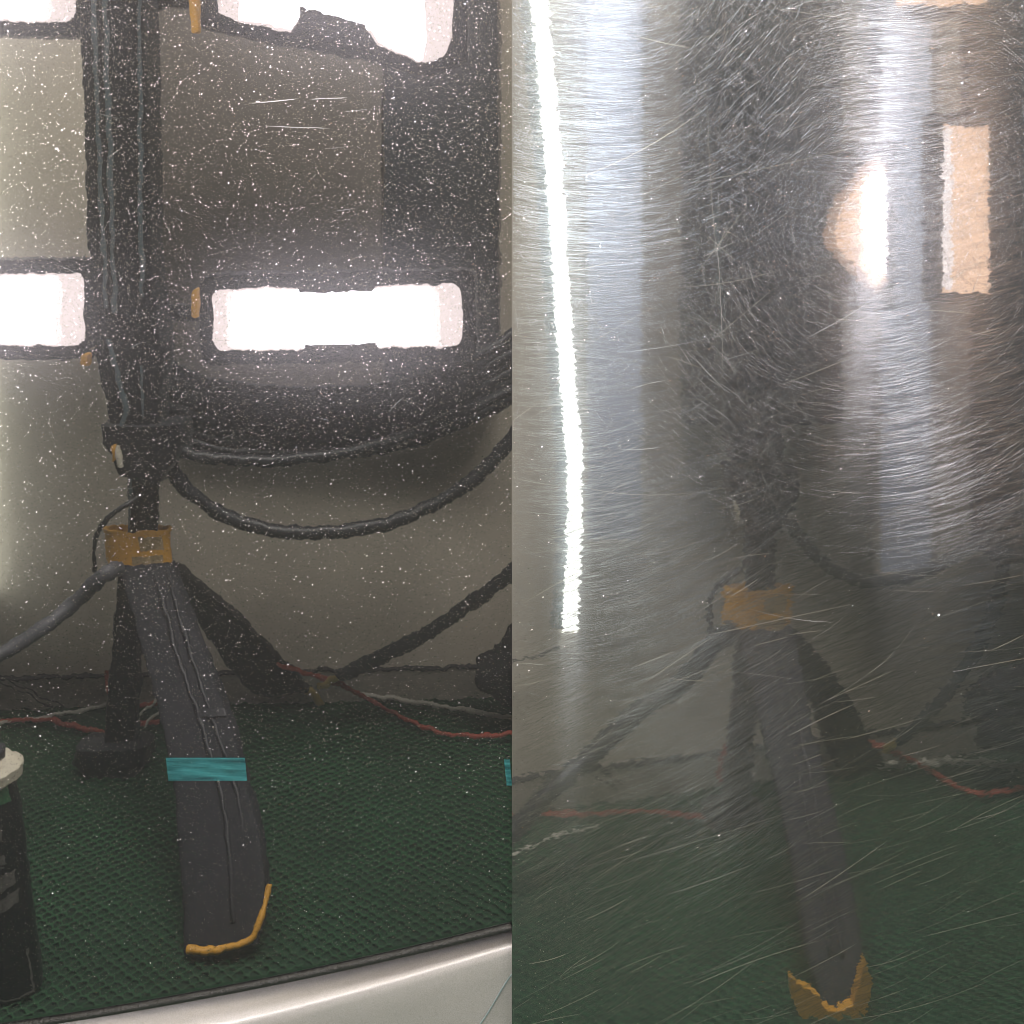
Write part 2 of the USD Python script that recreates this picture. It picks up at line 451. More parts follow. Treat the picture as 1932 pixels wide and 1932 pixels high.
def edge_v(u):       # top line of the silver sill in the picture (a gentle upward curve)
    a = np.polyfit([0, 472, 966], [1942, 1862, 1750], 2)
    return np.polyval(a, u)


US = np.r_[np.linspace(-900, 0, 8), np.linspace(60, 966, 24)]
door = thing('car_door', 'black metallic car door on the left, polished clear with sharp reflections and silver flakes', 'car door', on_door('L', 400, 1500))
n = NL
top = [on_door('L', u, -700) for u in US]
bot = [on_door('L', u, edge_v(u) - 17) for u in US]
fr = np.array(bot + top[::-1])
k = len(US)
bk = fr - n * 0.014
bk[:, 0] = np.minimum(bk[:, 0], -0.0012)
v = np.vstack([fr, bk])
f = [[i, i + 1, 2 * k - 2 - i] for i in range(k - 1)] + [[i, 2 * k - 2 - i, 2 * k - 1 - i] for i in range(k - 1)]
f = np.array(f)
side = np.arange(2 * k)
s2 = (side + 1) % (2 * k)
f = np.vstack([f, f[:, ::-1] + 2 * k, np.stack([side, side + 2 * k, s2 + 2 * k], 1), np.stack([side, s2 + 2 * k, s2], 1)])
pm = trimesh.Trimesh(v, f, process=False)
if pm.face_normals[0] @ n < 0:
    pm.invert()
part(door, 'painted_panel', pm, 'polished')
# rolled lower lip of the door skin
rows = []
for a in np.linspace(0, 1, 7):
    off = -0.0002 - 0.004 * (1 - math.cos(a * math.pi / 2))
    rows.append([on_door('L', u, edge_v(u) - 17 + 9 * math.sin(a * math.pi / 2), off) for u in US])
rows = np.array(rows)
g = np.arange(len(US) - 1)
ff = []
for i in range(len(rows) - 1):
    b = i * k
    ff += [[b + q, b + q + 1, b + k + q + 1] for q in g] + [[b + q, b + k + q + 1, b + k + q] for q in g]
lip = trimesh.Trimesh(rows.reshape(-1, 3), np.array(ff), process=False)
if lip.face_normals[0] @ n < 0:
    lip.invert()
part(door, 'rolled_edge', lip, 'polished', smooth=True)
part(door, 'rubber_seal', tube([on_door('L', u, edge_v(u) - 4, -0.004) for u in US], 0.0032, 8), 'rubber', smooth=True)

door2 = thing('car_door', 'black metallic car door on the right, dulled by dense swirl scratches', 'car door', on_door('R', 1500, 1500))
part(door2, 'painted_panel', door_slab('R', [on_door('R', 966, -700), on_door('R', 966, 2500), on_door('R', 2900, 2500), on_door('R', 2900, -700)], 0.014), 'swirled')


def frame_of(s):
    nn = SIDE[s][0]
    ex = np.cross(nn, [0, 0, 1.0])
    ex /= np.linalg.norm(ex)
    if ex[0] < 0:
        ex = -ex
    return ex, np.cross(ex, nn) * (1 if np.cross(ex, nn)[2] > 0 else -1), nn


def flakes(s, u0, u1, v0, v1, count, sig, size, seed, vmax=None):
    r = np.random.default_rng(seed)
    ex, ez, nn = frame_of(s)
    u = r.uniform(u0, u1, count)
    v = r.uniform(v0, v1, count)
    if vmax is not None:
        ok = v < vmax(u) - 34
        u, v = u[ok], v[ok]
    c = len(u)
    d = FW + ((u - W / 2) / FPX)[:, None] * RT - ((v - W / 2) / FPX)[:, None] * UP
    # never over the joint
    P = C + d * ((((SIDE[s][1] + nn * 0.00012) - C) @ nn) / (d @ nn))[:, None]
    tx, tz = np.radians(r.normal(0, sig, (2, c)))
    a = ex + nn * tx[:, None]
    b = ez + nn * tz[:, None]
    sz = size * r.lognormal(0, 0.25, c)
    rot = r.uniform(-0.5, 0.5, c)
    A = (np.cos(rot)[:, None] * a + np.sin(rot)[:, None] * b) * (sz * r.uniform(0.9, 1.5, c))[:, None] / 2
    B = (-np.sin(rot)[:, None] * a + np.cos(rot)[:, None] * b) * (sz * r.uniform(0.55, 1.0, c))[:, None] / 2
    V = np.stack([P - A - 0.3 * B, P - 0.2 * A - B, P + A + 0.1 * B, P + 0.2 * A + B], 1).reshape(-1, 3)
    i = np.arange(c)[:, None] * 4
    F = np.hstack([i, i + 1, i + 2, i, i + 2, i + 3]).reshape(-1, 3)
    m = trimesh.Trimesh(V, F, process=False)
    if m.face_normals[0] @ nn < 0:
        m.invert()
    return m


part(door, 'metal_flakes', flakes('L', -250, 964, -200, 1935, 150000, 11.0, 0.00035, 1, edge_v), 'flake', kind='stuff')
part(door2, 'metal_flakes', flakes('R', 968, 2200, -200, 2000, 52000, 10.0, 0.00036, 2), 'flake', kind='stuff')


def scratches(s, u, v, ang, length, curve, width, tilt, seed, seg=4, clip=968):
    """shallow ridges: each a strip three vertices wide whose flanks lean by tilt degrees, laid on the lacquer"""
    r = np.random.default_rng(seed)
    ex, ez, nn = frame_of(s)
    c = len(u)
    t = np.linspace(-0.5, 0.5, seg + 1)[None, :]
    th = ang[:, None] + curve[:, None] * t
    ds = length[:, None] / seg
    x = np.cumsum(np.cos(th) * ds, 1) - (np.cos(th) * ds).sum(1, keepdims=True) / 2 + u[:, None]
    y = np.cumsum(-np.sin(th) * ds, 1) + (np.sin(th) * ds).sum(1, keepdims=True) / 2 + v[:, None]
    x = np.maximum(x, clip) if s == 'R' else np.minimum(x, 964)
    d = FW + ((x - W / 2) / FPX)[..., None] * RT - ((y - W / 2) / FPX)[..., None] * UP
    lift = 0.00006 + 0.00010 * r.random(c)
    P = C + d * ((((SIDE[s][1]) - C) @ nn) / (d @ nn))[..., None] + nn * lift[:, None, None]
    side = -np.sin(th)[..., None] * ex + np.cos(th)[..., None] * ez
    taper = np.sqrt(np.clip(1 - (2 * t) ** 4, 0.05, 1))
    hw = (width[:, None] * taper / 2)[..., None]
    hgt = hw * math.tan(math.radians(tilt))
    V = np.stack([P - side * hw, P + nn * hgt, P + side * hw], 2).reshape(-1, 3)
    q = seg + 1
    i = (np.arange(c)[:, None] * q + np.arange(seg)[None, :]).reshape(-1, 1) * 3
    F = np.hstack([i, i + 1, i + 4, i, i + 4, i + 3, i + 1, i + 2, i + 5, i + 1, i + 5, i + 4]).reshape(-1, 3)
    m = trimesh.Trimesh(V, F, process=False)
    if m.face_normals[0] @ nn < 0:
        m.invert()
    return m


def swirl_set():
    r = np.random.default_rng(11)
    N = 140000
    u, v = r.uniform(968, 2150, N), r.uniform(-150, 2050, N)
    keep = r.random(N) < 1 - 0.42 * np.clip((v - 900) / 400, 0, 1)
    u, v = u[keep], v[keep]
    N = len(u)
    wipe = r.random(N) < 0.36 + 0.40 * np.clip((v - 900) / 500, 0, 1)
    flow = np.radians(4 + 22 * np.clip((v - 700) / 900, 0, 1) + 7 * np.sin(u / 260 + v / 500))
    ang = np.where(wipe, flow + np.radians(r.normal(0, 7, N)), r.uniform(-np.pi / 2, np.pi / 2, N))
    length = np.where(wipe, r.lognormal(4.5, 0.5, N), r.lognormal(3.4, 0.5, N))
    curve = r.normal(0, 0.16, N) + np.where(wipe, 0.10, 0)
    width = 0.000037 * r.lognormal(0, 0.35, N)
    m1 = scratches('R', u, v, ang, length, curve, width, 13.0, 12, 3)
    K = 520
    u, v = r.uniform(968, 2000, K), r.uniform(0, 1932, K)
    low = np.clip((v - 700) / 900, 0, 1)
    ang = np.radians(8 + 16 * low) + r.normal(0, 1, K) * (0.45 - 0.33 * low)
    m2 = scratches('R', u, v, ang, 60 + r.exponential(55, K), r.normal(0.05, 0.2, K), 0.000062 * r.lognormal(0, .55, K), 20.0, 13, 8)
    # single deep marks: start, end, bend
    L = np.array([(1270, 352, 1650, 268, .06), (1336, 180, 1352, 470, .1), (1350, 440, 1362, 700, -.1), (1310, 520, 1400, 400, .05), (1330, 440, 1385, 490, 0), (1345, 490, 1372, 425, .0), (1700, 168, 1850, 172, 0), (1085, 308, 1235, 292, .05),
                  (1225, 250, 1310, 198, .2), (1560, 1925, 1330, 2010, 0), (1475, 1955, 1620, 1890, .05), (1400, 1690, 1580, 1640, .05), (1480, 1850, 1610, 1783, .1), (1730, 1770, 1930, 1720, 0), (1250, 1690, 1420, 1630, .1)])
    ua, va, ub, vb, cv = L.T
    m3 = scratches('R', (ua + ub) / 2, (va + vb) / 2, np.arctan2(va - vb, ub - ua), np.hypot(ub - ua, vb - va), cv, np.full(len(L), 0.00011), 22.0, 14, 10)
    return m1, cat_(m2, m3)


fine_, deep_ = swirl_set()
part(door2, 'swirl_scratches', fine_, 'scratch', smooth=True, kind='stuff')
part(door2, 'deep_scratches', deep_, 'deep_scratch', smooth=True, kind='stuff')
r_ = np.random.default_rng(21)
us, vs_ = np.r_[510, 615, 555, r_.uniform(20, 950, 26)], np.r_[191, 186, 240, r_.uniform(20, 1000, 26)]
part(door, 'fine_scratches', scratches('L', us, vs_, np.r_[0.09, 0.04, -0.03, r_.normal(0.1, 0.5, 26)], np.r_[95, 70, 120, r_.uniform(15, 50, 26)], np.r_[0.05, 0.0, 0, r_.normal(0, 0.3, 26)],
     np.r_[0.0005, 0.0004, 0.0003, np.full(26, 0.00013)], 24.0, 22, 8), 'scratch', smooth=True, kind='stuff')

# silver sill under the left door
sill = thing('side_sill', 'silver painted car sill sloping up below the polished left door', 'car sill', on_door('L', 500, 1925))
rows = []
prof = [(-3, -0.045, 0), (-1, -0.018, 0), (0.5, -0.0150, 0), (2, -0.0140, 0), (5, -0.0128, 0), (0, -0.0062, .5), (0, -0.0018, .85), (0, -0.0006, 1.0), (10, 0.0, 1.12), (40, 0.0, 1.2), (160, -0.002, 1.25), (420, -0.005, 1.25)]
def band(u):
    return np.interp(u, [-900, 0, 472, 966], [120, 92, 68, 36])
for dv, off, fr_ in prof:
    rows.append([on_door('L', u, edge_v(u) + dv + fr_ * band(u), off) for u in US])
rows = np.array(rows)
ff = []
for i in range(len(rows) - 1):
    b = i * k
    ff += [[b + q, b + q + 1, b + k + q + 1] for q in g] + [[b + q, b + k + q + 1, b + k + q] for q in g]
sm = trimesh.Trimesh(rows.reshape(-1, 3), np.array(ff), process=False)
if sm.face_normals[len(ff) // 2] @ n < 0:
    sm.invert()
part(sill, 'painted_cover', sm, 'silver', smooth=True)
crease = spline([on_door('L', u, v, 0.0002) for u, v in ((966, 1838), (952, 1858), (936, 1885), (918, 1915), (893, 1950))], 6)
part(sill, 'panel_joint', tube(crease, 0.0005, 6), 'edge_metal', smooth=True)

for u0, v0, u1, v1, lab in ((313, 1430, 466, 1473, 'whole teal strip of translucent tape on the polished door, over the stand leg'), (951, 1433, 966, 1482, 'teal strip of tape cut off by the right edge of the polished door')):
    q = [on_door('L', a, b, 0.0003) for a, b in ((u0 + 0, v0), (u1 - 4, v0), (u1, v1), (u0 + 5, v1))]
    r4 = np.array(q)
    m = loft([r4, r4 + NL * 0.00012])
    t = thing('tape_strip', lab, 'tape', r4.mean(0))
    part(t, 'film', m, 'tape')

# ---------------------------------------------------------------- work-light stands
ZS = 1.58


def collar(t, s, u0, u1, v0, v1, Z):
    """hollow yellow ring, open at the top"""
    c0, c1 = at(s, (u0 + u1) / 2, v0, Z), at(s, (u0 + u1) / 2, v1, Z)
    R = (u1 - u0) / 2 * px(Z)
    ax = np.array([0, 0, 1.0])
    hgt = abs(c0[2] - c1[2])
    prof = [(R * .88, 0), (R * .97, 0), (R * .985, .004), (R * .985, hgt - .006), (R * 1.03, hgt - .004), (R * 1.03, hgt), (R * .93, hgt), (R * .90, hgt - .01), (R * .88, 0)]
    rings = []
    for a in np.linspace(0, 2 * np.pi, 41):
        rings.append([c1 + x * (math.cos(a) * LAT[s] + 0.42 * math.sin(a) * FWD[s]) + z * ax for x, z in prof[:-1]])
    m = loft(rings, cap=False)
    if m.volume < 0:
        m.invert()
    col = part(t, 'collar', m, 'yellow', smooth=40)
    # printed patches that follow the ring's front
    for (a0, a1, z0, z1) in ((math.radians(-82), math.radians(-36), .48, .84), (math.radians(-96), math.radians(-36), .14, .34)):
        aa = np.linspace(a0, a1, 10)
        rg = [[c1 + x * (math.cos(a) * LAT[s] + 0.42 * math.sin(a) * FWD[s]) + z * hgt * ax for x, z in ((R * .98, z0), (R * .993, z0), (R * .993, z1), (R * .98, z1))] for a in aa]
        part(col, 'printed_patch', loft(rg), 'print')
    return c0, c1, R


def lamp(t, s, u0, v0, u1, v1, Z, roll=0.0, notch=(0.33, 0.66), bright='lamp_white', ends='lamp_edge', margin=26, tabs=True, edge=34):
    """one lamp head: housing with rounded bezel, lit lens with warm ends, bezel tabs in the middle"""
    cx, cy = (u0 + u1) / 2, (v0 + v1) / 2

    def R(p):
        return [(cx + (a - cx) * math.cos(roll) - (b - cy) * math.sin(roll), cy + (a - cx) * math.sin(roll) + (b - cy) * math.cos(roll)) for a, b in p]

    def rr(a0, b0, a1, b1, q):
        pts = []
        for X, Y, t0 in ((a1 - q, b1 - q, 0), (a0 + q, b1 - q, 90), (a0 + q, b0 + q, 180), (a1 - q, b0 + q, 270)):
            pts += [(X + q * math.cos(math.radians(t0 + d)), Y + q * math.sin(math.radians(t0 + d))) for d in (0, 30, 60, 90)]
        return R(pts)

    hs = part(t, 'lamp_housing', slab(s, rr(u0 - margin, v0 - margin, u1 + margin, v1 + margin, 22), Z, 0.045), 'dark_plastic')
    part(hs, 'lens_edge', slab(s, rr(u0, v0, u1, v1, 20), Z - 0.002, 0.0015), ends)
    w = u1 - u0
    part(hs, 'lens_edge', slab(s, rr(u0 + edge * .7, v0 + 3, u1 - edge * 1.25, v1 - 2, 14), Z - 0.0032, 0.001), 'lamp_mid' if bright == 'lamp_white' else ends)
    part(hs, 'lens', slab(s, rr(u0 + edge, v0 + 5, u1 - edge * 1.6, v1 - 4, 12), Z - 0.0045, 0.002), bright)
    if tabs:
        for (a, b, y0, y1) in ((u0 + notch[0] * w, u0 + notch[1] * w, v0 - 14, v0 + 11), (u0 + notch[0] * w + 8, u0 + notch[1] * w + 8, v1 - 8, v1 + 14)):
            part(hs, 'bezel_tab', slab(s, R([(a, y0), (b, y0), (b - 10, y1), (a + 10, y1)] if y0 < cy else [(a + 10, y0), (b - 10, y0), (b, y1), (a, y1)]), Z - 0.009, 0.004), 'dark_plastic')
    return hs


# ---- left stand
gl = ground('L', 430, 1795)
stand = thing('light_stand', 'black lamp tripod with white light bars and yellow collar, mirrored in the polished left door', 'light stand', ground('L', 300, 1500))
s = 'L'
part(stand, 'outer_mast', bar(s, [(148, -260, 282, -260, ZS), (170, 150, 292, 150, ZS), (180, 520, 300, 520, ZS), (188, 660, 322, 660, ZS), (214, 745, 318, 745, ZS), (222, 800, 312, 800, ZS)], 0.075, sq=8), 'black_metal', smooth=35)
for pts in ([(170, -200), (182, 150), (192, 400), (200, 580)], [(192, -200), (203, 150), (210, 400), (216, 590)], [(262, -200), (264, 150), (265, 400), (268, 560)]):
    part(stand, 'mast_edge', tube(pxpath(s, [(a, b, ZS - 0.040) for a, b in pts], 4), 0.0028, 6), 'edge_metal', smooth=True)
part(stand, 'mast_edge', tube(pxpath(s, [(207, 640, ZS - .042), (217, 685, ZS - .043), (226, 735, ZS - .044), (236, 775, ZS - .045), (228, 808, ZS - .045), (210, 830, ZS - .04)], 5), 0.0032, 6), 'edge_metal', smooth=True)
part(stand, 'mast_edge', tube(pxpath(s, [(264, 690, ZS - .042), (268, 745, ZS - .043), (268, 790, ZS - .045)], 4), 0.0017, 6), 'edge_metal', smooth=True)
part(stand, 'clamp', bar(s, [(206, 792, 350, 792, ZS - .01), (206, 822, 356, 818, ZS - .01), (222, 846, 352, 850, ZS - .01), (232, 872, 330, 880, ZS - .01), (240, 886, 318, 898, ZS - .01)], 0.085, sq=8), 'black_metal', smooth=35)
part(stand, 'clamp_lever', bar(s, [(219, 842, 224, 842, ZS - .06), (218, 862, 229, 862, ZS - .06), (224, 882, 230, 882, ZS - .06)], 0.01), 'white_plastic', smooth=True)
part(stand, 'clamp_spring', bar(s, [(212, 840, 218, 840, ZS - .055), (212, 870, 219, 870, ZS - .055)], 0.01), 'yellow', smooth=True)
part(stand, 'inner_mast', bar(s, [(240, 870, 300, 870, ZS + .004), (241, 1000, 298, 1000, ZS + .004), (242, 1030, 298, 1030, ZS + .004)], 0.03, k=16, sq=2), 'black_metal', smooth=True)
part(stand, 'mast_edge', tube(pxpath(s, [(247, 890, ZS - .02), (244, 950, ZS - .02), (243, 995, ZS - .02)], 4), 0.0018, 6), 'edge_metal', smooth=True)
collar(stand, s, 197, 331, 996, 1066, ZS)
zf = depth(s, gl)
def lz(v, v0=1060, z0=ZS - 0.008, v1=1795, z1=None):
    z1 = zf if z1 is None else z1
    q = (v - v0) / (v1 - v0)
    return 1 / ((1 - q) / z0 + q / z1)
fleg = part(stand, 'leg', bar(s, [(a, b, c, d, lz(b)) for a, b, c, d in ((228, 1062, 328, 1060), (248, 1130, 348, 1122), (272, 1220, 382, 1210), (298, 1320, 418, 1300), (318, 1400, 446, 1380), (336, 1500, 472, 1480), (344, 1620, 500, 1590), (350, 1720, 508, 1690), (352, 1790, 492, 1768))], 0.032, k=16, sq=7), 'grey_plastic', smooth=35)
for du in (0, 30):
    pts = [(292 + du * .8, 1075), (325 + du * .8, 1200), (358 + du * .8, 1300), (388 + du * .8, 1390), (418 + du, 1500), (434 + du, 1620), (440 + du, 1740)]
    part(fleg, 'leg_groove', tube(pxpath(s, [(a, b, lz(b) - 0.0165) for a, b in pts], 5), 0.0036, 6), 'dark_plastic', smooth=True)
part(fleg, 'leg_hinge', bar(s, [(370, 1338, 425, 1332, lz(1335) - .019), (372, 1352, 428, 1346, lz(1350) - .019)], 0.006), 'dark_plastic')
cap = pxpath(s, [(354, 1791, lz(1791) - .019), (400, 1793, lz(1793) - .019), (440, 1785, lz(1787) - .019), (476, 1770, lz(1772) - .019), (490, 1735, lz(1740) - .019), (502, 1700, lz(1700) - .019), (508, 1668, lz(1668) - .019)], 8)
part(fleg, 'foot_trim', tube(cap, np.linspace(0.0055, 0.0028, len(cap)), 8), 'yellow', smooth=True)
zb = depth(s, ground(s, 225, 1450))
part(stand, 'leg', bar(s, [(a, b, c, d, 1.60 + (zb - 1.60) * (b - 1070) / 350) for a, b, c, d in ((226, 1070, 272, 1070), (218, 1180, 270, 1180), (208, 1290, 264, 1290), (202, 1380, 258, 1380), (198, 1420, 256, 1420))], 0.03, sq=6), 'dark_plastic', smooth=35)
part(stand, 'foot', bar(s, [(190, 1385, 262, 1385, zb), (150, 1400, 288, 1396, zb), (144, 1425, 288, 1425, zb), (165, 1455, 268, 1450, zb), (185, 1474, 240, 1474, zb)], [.03, .07, .08, .06, .02]), 'dark_plastic', smooth=40)
zr = depth(s, ground(s, 585, 1325))
part(stand, 'leg', bar(s, [(a, b, c, d, 1.60 + (zr - 1.60) * (b - 1080) / 240) for a, b, c, d in ((300, 1078, 335, 1062), (345, 1120, 368, 1092), (390, 1190, 440, 1150), (432, 1255, 505, 1215), (475, 1302, 555, 1262), (500, 1308, 585, 1300))], 0.028, sq=6), 'dark_plastic', smooth=35)
part(stand, 'foot', tube(pxpath(s, [(560, 1290, zr), (590, 1310, zr), (606, 1330, zr)], 4), [.006] * 8 + [.005], 6), 'brass', smooth=True)
# lamp heads, two rows either side of the mast
lamp(stand, s, 402, 540, 872, 658, ZS - .03, roll=-0.020)
lamp(stand, s, -330, 516, 158, 652, ZS - .03, roll=0.0, tabs=False)
hs = part(stand, 'lamp_housing', slab(s, [(376, -130), (884, -95), (882, 112), (806, 146), (690, 112), (540, 86), (378, 52)], ZS - .03, 0.045), 'dark_plastic')
part(hs, 'lens_edge', slab(s, [(404, -100), (860, -70), (853, 70), (838, 104), (806, 122), (760, 104), (712, 84), (694, 62), (560, 40), (548, 60), (500, 52), (448, 40), (412, 26)], ZS - .032, .0015), 'lamp_edge')
part(hs, 'lens', slab(s, [(450, -90), (806, -68), (800, 116), (762, 101), (716, 80), (700, 55), (566, 22), (548, 54), (500, 46), (452, 36)], ZS - .0345, .002), 'lamp_white')
part(hs, 'bezel_tab', slab(s, [(566, 12), (690, 46), (706, 86), (556, 66)], ZS - .039, .004), 'dark_plastic')
lamp(stand, s, -350, -80, 140, 36, ZS - .03, roll=0.03, tabs=False)
for a, b, c, d in ((361, 545, 371, 600), (358, -20, 369, 62), (152, 668, 161, 692)):
    part(stand, 'lamp_knob', rbox(s, a, b, c, d, ZS - .05, 0.02, 0.4), 'yellow')
for v_ in (590, 0):
    part(stand, 'lamp_arm', bar(s, [(130, v_ - 16, 130, v_ + 16, ZS + .03), (430, v_ - 16, 430, v_ + 16, ZS + .03)], 0.02), 'black_metal')

# cables of the left bay
def cable(s, label, pts, rpx, m, name='cable', group=None, n=10, k=8, catn='cable', wob=0.0):
    path = pxpath(s, pts, n)
    Z = np.mean([p[2] if p[2] else depth(s, ground(s, p[0], p[1])) for p in pts])
    r = rpx * px(Z)
    t = thing(name, label, catn, path[len(path) // 2], group=group)
    if wob:
        path = resample(path, 0.006)
        r = r * (1 + wob * (np.arange(len(path)) % 2) * rng.random(len(path)))
    part(t, 'sheath', tube(path, r, k), m, smooth=True)
    return t, path, (r if np.ndim(r) == 0 else float(np.mean(r)))


cable('L', 'black hose sagging lowest right of the mast in the left door', [(318, 868, 1.559), (345, 915, 1.559), (410, 965, 1.566), (490, 995, 1.573), (600, 1005, 1.580), (720, 990, 1.594), (830, 945, 1.608), (910, 890, 1.616), (975, 810, 1.630), (1080, 640, 1.651)], 14, 'cable', name='hose', catn='hose', wob=0.04)
cable('L', 'black cable drooping just above the lowest hose in the left door', [(335, 850, 1.559), (400, 864, 1.559), (500, 870, 1.573), (620, 860, 1.587), (740, 832, 1.601), (860, 785, 1.616), (975, 730, 1.630), (1080, 660, 1.644)], 12, 'cable', wob=0.03)
sw = np.random.default_rng(31)
for i in range(8):
    y0, dip = 690 + i * 17 + sw.normal(0, 5), 724 + i * 17
    cable('L', 'thin black cable in the bundle looping under the lower lamp in the left door', [(318 + sw.normal(0, 6), y0, 1.601), (380, (y0 + dip * 2) / 3 + 8, 1.608), (480, dip + 12, 1.616), (620, dip + 14 + sw.normal(0, 3), 1.630), (760, dip + 2 - i * 1.0, 1.644), (880, dip - 40 - i * 1.2, 1.658), (980, dip - 100, 1.672)],
          11 + 3 * sw.random(), 'cable', group='cable bundle under the lower lamp', k=6, n=6)
cable('L', 'thin black lead curling round the yellow collar in the left door', [(285, 925, ZS - .03), (240, 950, ZS - .06), (205, 975, ZS - .07), (184, 1005, ZS - .07), (178, 1040, ZS - .07), (177, 1078, ZS - .06)], 5.0, 'cable')
cable('L', 'thick grey hose falling left from the yellow collar in the left door', [(225, 1070, ZS - .04), (195, 1085, ZS - .07), (140, 1138, 1.516), (80, 1185, 1.488), (0, 1236, 1.459), (-120, 1300, 1.403)], 15.5, 'grey_hose', name='hose', catn='hose')
t, p_, r_h = cable('L', 'black braided hose with brass end resting by the skirting in the left door', [(640, 1276, 1.793), (700, 1248, 1.786), (800, 1198, 1.772), (880, 1145, 1.758), (975, 1070, 1.743), (1080, 960, 1.722)], 15, 'braid', name='hose', catn='hose', wob=0.18)
part(t, 'end_fitting', tube(pxpath('L', [(600, 1296, 1.80), (625, 1284, 1.795), (646, 1272, 1.79)], 3), 0.006, 8), 'brass', smooth=True)


def rope(s, label, pts, rpx, m, name, catn, pitch=0.022):
    path = pxpath(s, pts, 10)
    Z = np.mean([depth(s, p) for p in path])
    t = thing(name, label, catn, path[len(path) // 2])
    part(t, 'strands', strands(path, rpx * px(Z), pitch), m, smooth=True)


G_ = None
rope('L', 'red cord curving over the mat right of the stand in the left door', [(520, 1250, 1.843), (580, 1270, 1.829), (640, 1292, 1.800), (700, 1322, G_), (770, 1360, G_), (830, 1382, G_), (900, 1388, G_), (980, 1384, G_), (1080, 1372, G_)], 5.2, 'red', 'red_cord', 'cord')
rope('L', 'red cord lying left of the stand behind the bottle in the left door', [(-80, 1368, G_), (20, 1362, G_), (80, 1358, G_), (130, 1366, G_), (180, 1379, G_), (240, 1368, G_), (300, 1360, G_)], 5.5, 'red', 'red_cord', 'cord')
rope('L', 'white rope along the foot of the wall right of the stand in the left door', [(430, 1312, G_), (500, 1306, G_), (590, 1304, G_), (700, 1312, G_), (800, 1326, G_), (890, 1342, G_), (980, 1357, G_), (1080, 1372, G_)], 5.2, 'white_rope', 'white_rope', 'rope', 0.016)
rope('L', 'white rope along the foot of the wall left of the stand in the left door', [(-80, 1378, G_), (60, 1356, G_), (130, 1345, G_), (200, 1330, G_)], 4.0, 'white_rope', 'white_rope', 'rope', 0.016)
cable('L', 'short red cord behind the rear leg of the stand in the left door', [(205, 1262, 1.900), (203, 1290, 1.864), (208, 1310, 1.843), (255, 1330, 1.829), (310, 1322, 1.829)], 5, 'red', name='red_cord', catn='cord')
for k_, pts in enumerate(([(262, 1350, 1.750), (285, 1330, 1.750), (303, 1312, 1.750)], [(272, 1372, 1.736), (290, 1350, 1.736), (306, 1334, 1.736)])):
    cable('L', ('upper' if k_ == 0 else 'lower') + ' white tie end poking out behind the front leg in the left door', pts, 2.6, 'white_rope', name='tie_end', catn='tie', k=5)
for k_, pts in enumerate(([(-40, 1262, 1.900), (0, 1276, 1.900), (60, 1305, 1.900), (120, 1336, 1.900)], [(-40, 1276, 1.900), (0, 1288, 1.900), (50, 1310, 1.900), (100, 1335, 1.900)])):
    cable('L', ('upper' if k_ == 0 else 'lower') + ' thin wire slanting across the skirting at the far left of the left door', pts, 1.6, 'cable', name='wire', catn='wire', k=5)

# bottle, cut by the left edge of the picture
Zb = depth('L', ground('L', 0, 1868))
bc = ground('L', 24, 1862)
bt = thing('bottle', 'black bottle with white collar and black cap at the left edge', 'bottle', bc)
Rb = 66 * px(Zb)
htop = at('L', -30, 1398, Zb)[2]


def lathe(c, prof, seg=40):
    rg = [[c + x * (math.cos(a) * LAT['L'] + math.sin(a) * FWD['L']) + np.array([0, 0, z]) for x, z in prof] for a in np.linspace(0, 2 * np.pi, seg + 1)]
    m = loft(rg, cap=False)
    return m


def fixed(m):
    m = trimesh.Trimesh(m.vertices, m.faces, process=True)
    m.fix_normals()
    return m


H = htop
part(bt, 'body', fixed(lathe(bc, [(0.0001, .001), (Rb * .93, .001), (Rb, .008), (Rb, H * .70), (Rb * .98, H * .75), (Rb * .93, H * .79), (Rb * .93, H * .85), (0.0001, H * .85)])), 'bottle', smooth=40)
part(bt, 'collar_cap', fixed(lathe(bc, [(0.0001, H * .845), (Rb * 1.02, H * .845), (Rb * 1.20, H * .86), (Rb * 1.20, H * .895), (Rb * 1.0, H * .915), (Rb * .7, H * .93), (0.0001, H * .932)])), 'white_plastic', smooth=40)
part(bt, 'cap', fixed(lathe(bc, [(0.0001, H * .925), (Rb * .72, H * .925), (Rb * .72, H * .955), (Rb * .5, H * .96), (Rb * .5, H * .985), (Rb * .2, H), (0.0001, H)])), 'dark_plastic', smooth=40)


def wrap(z0, z1, a0, a1, slope=0.0, rad=1.004, nn=14):
    aa = np.radians(np.linspace(a0, a1, nn))
    return loft([[bc + Rb * x * (math.cos(a) * LAT['L'] + math.sin(a) * FWD['L']) + np.array([0, 0, H * (z + slope * (a - aa[0]))]) for x, z in ((.99, z0), (rad, z0), (rad, z1), (.99, z1))] for a in aa])


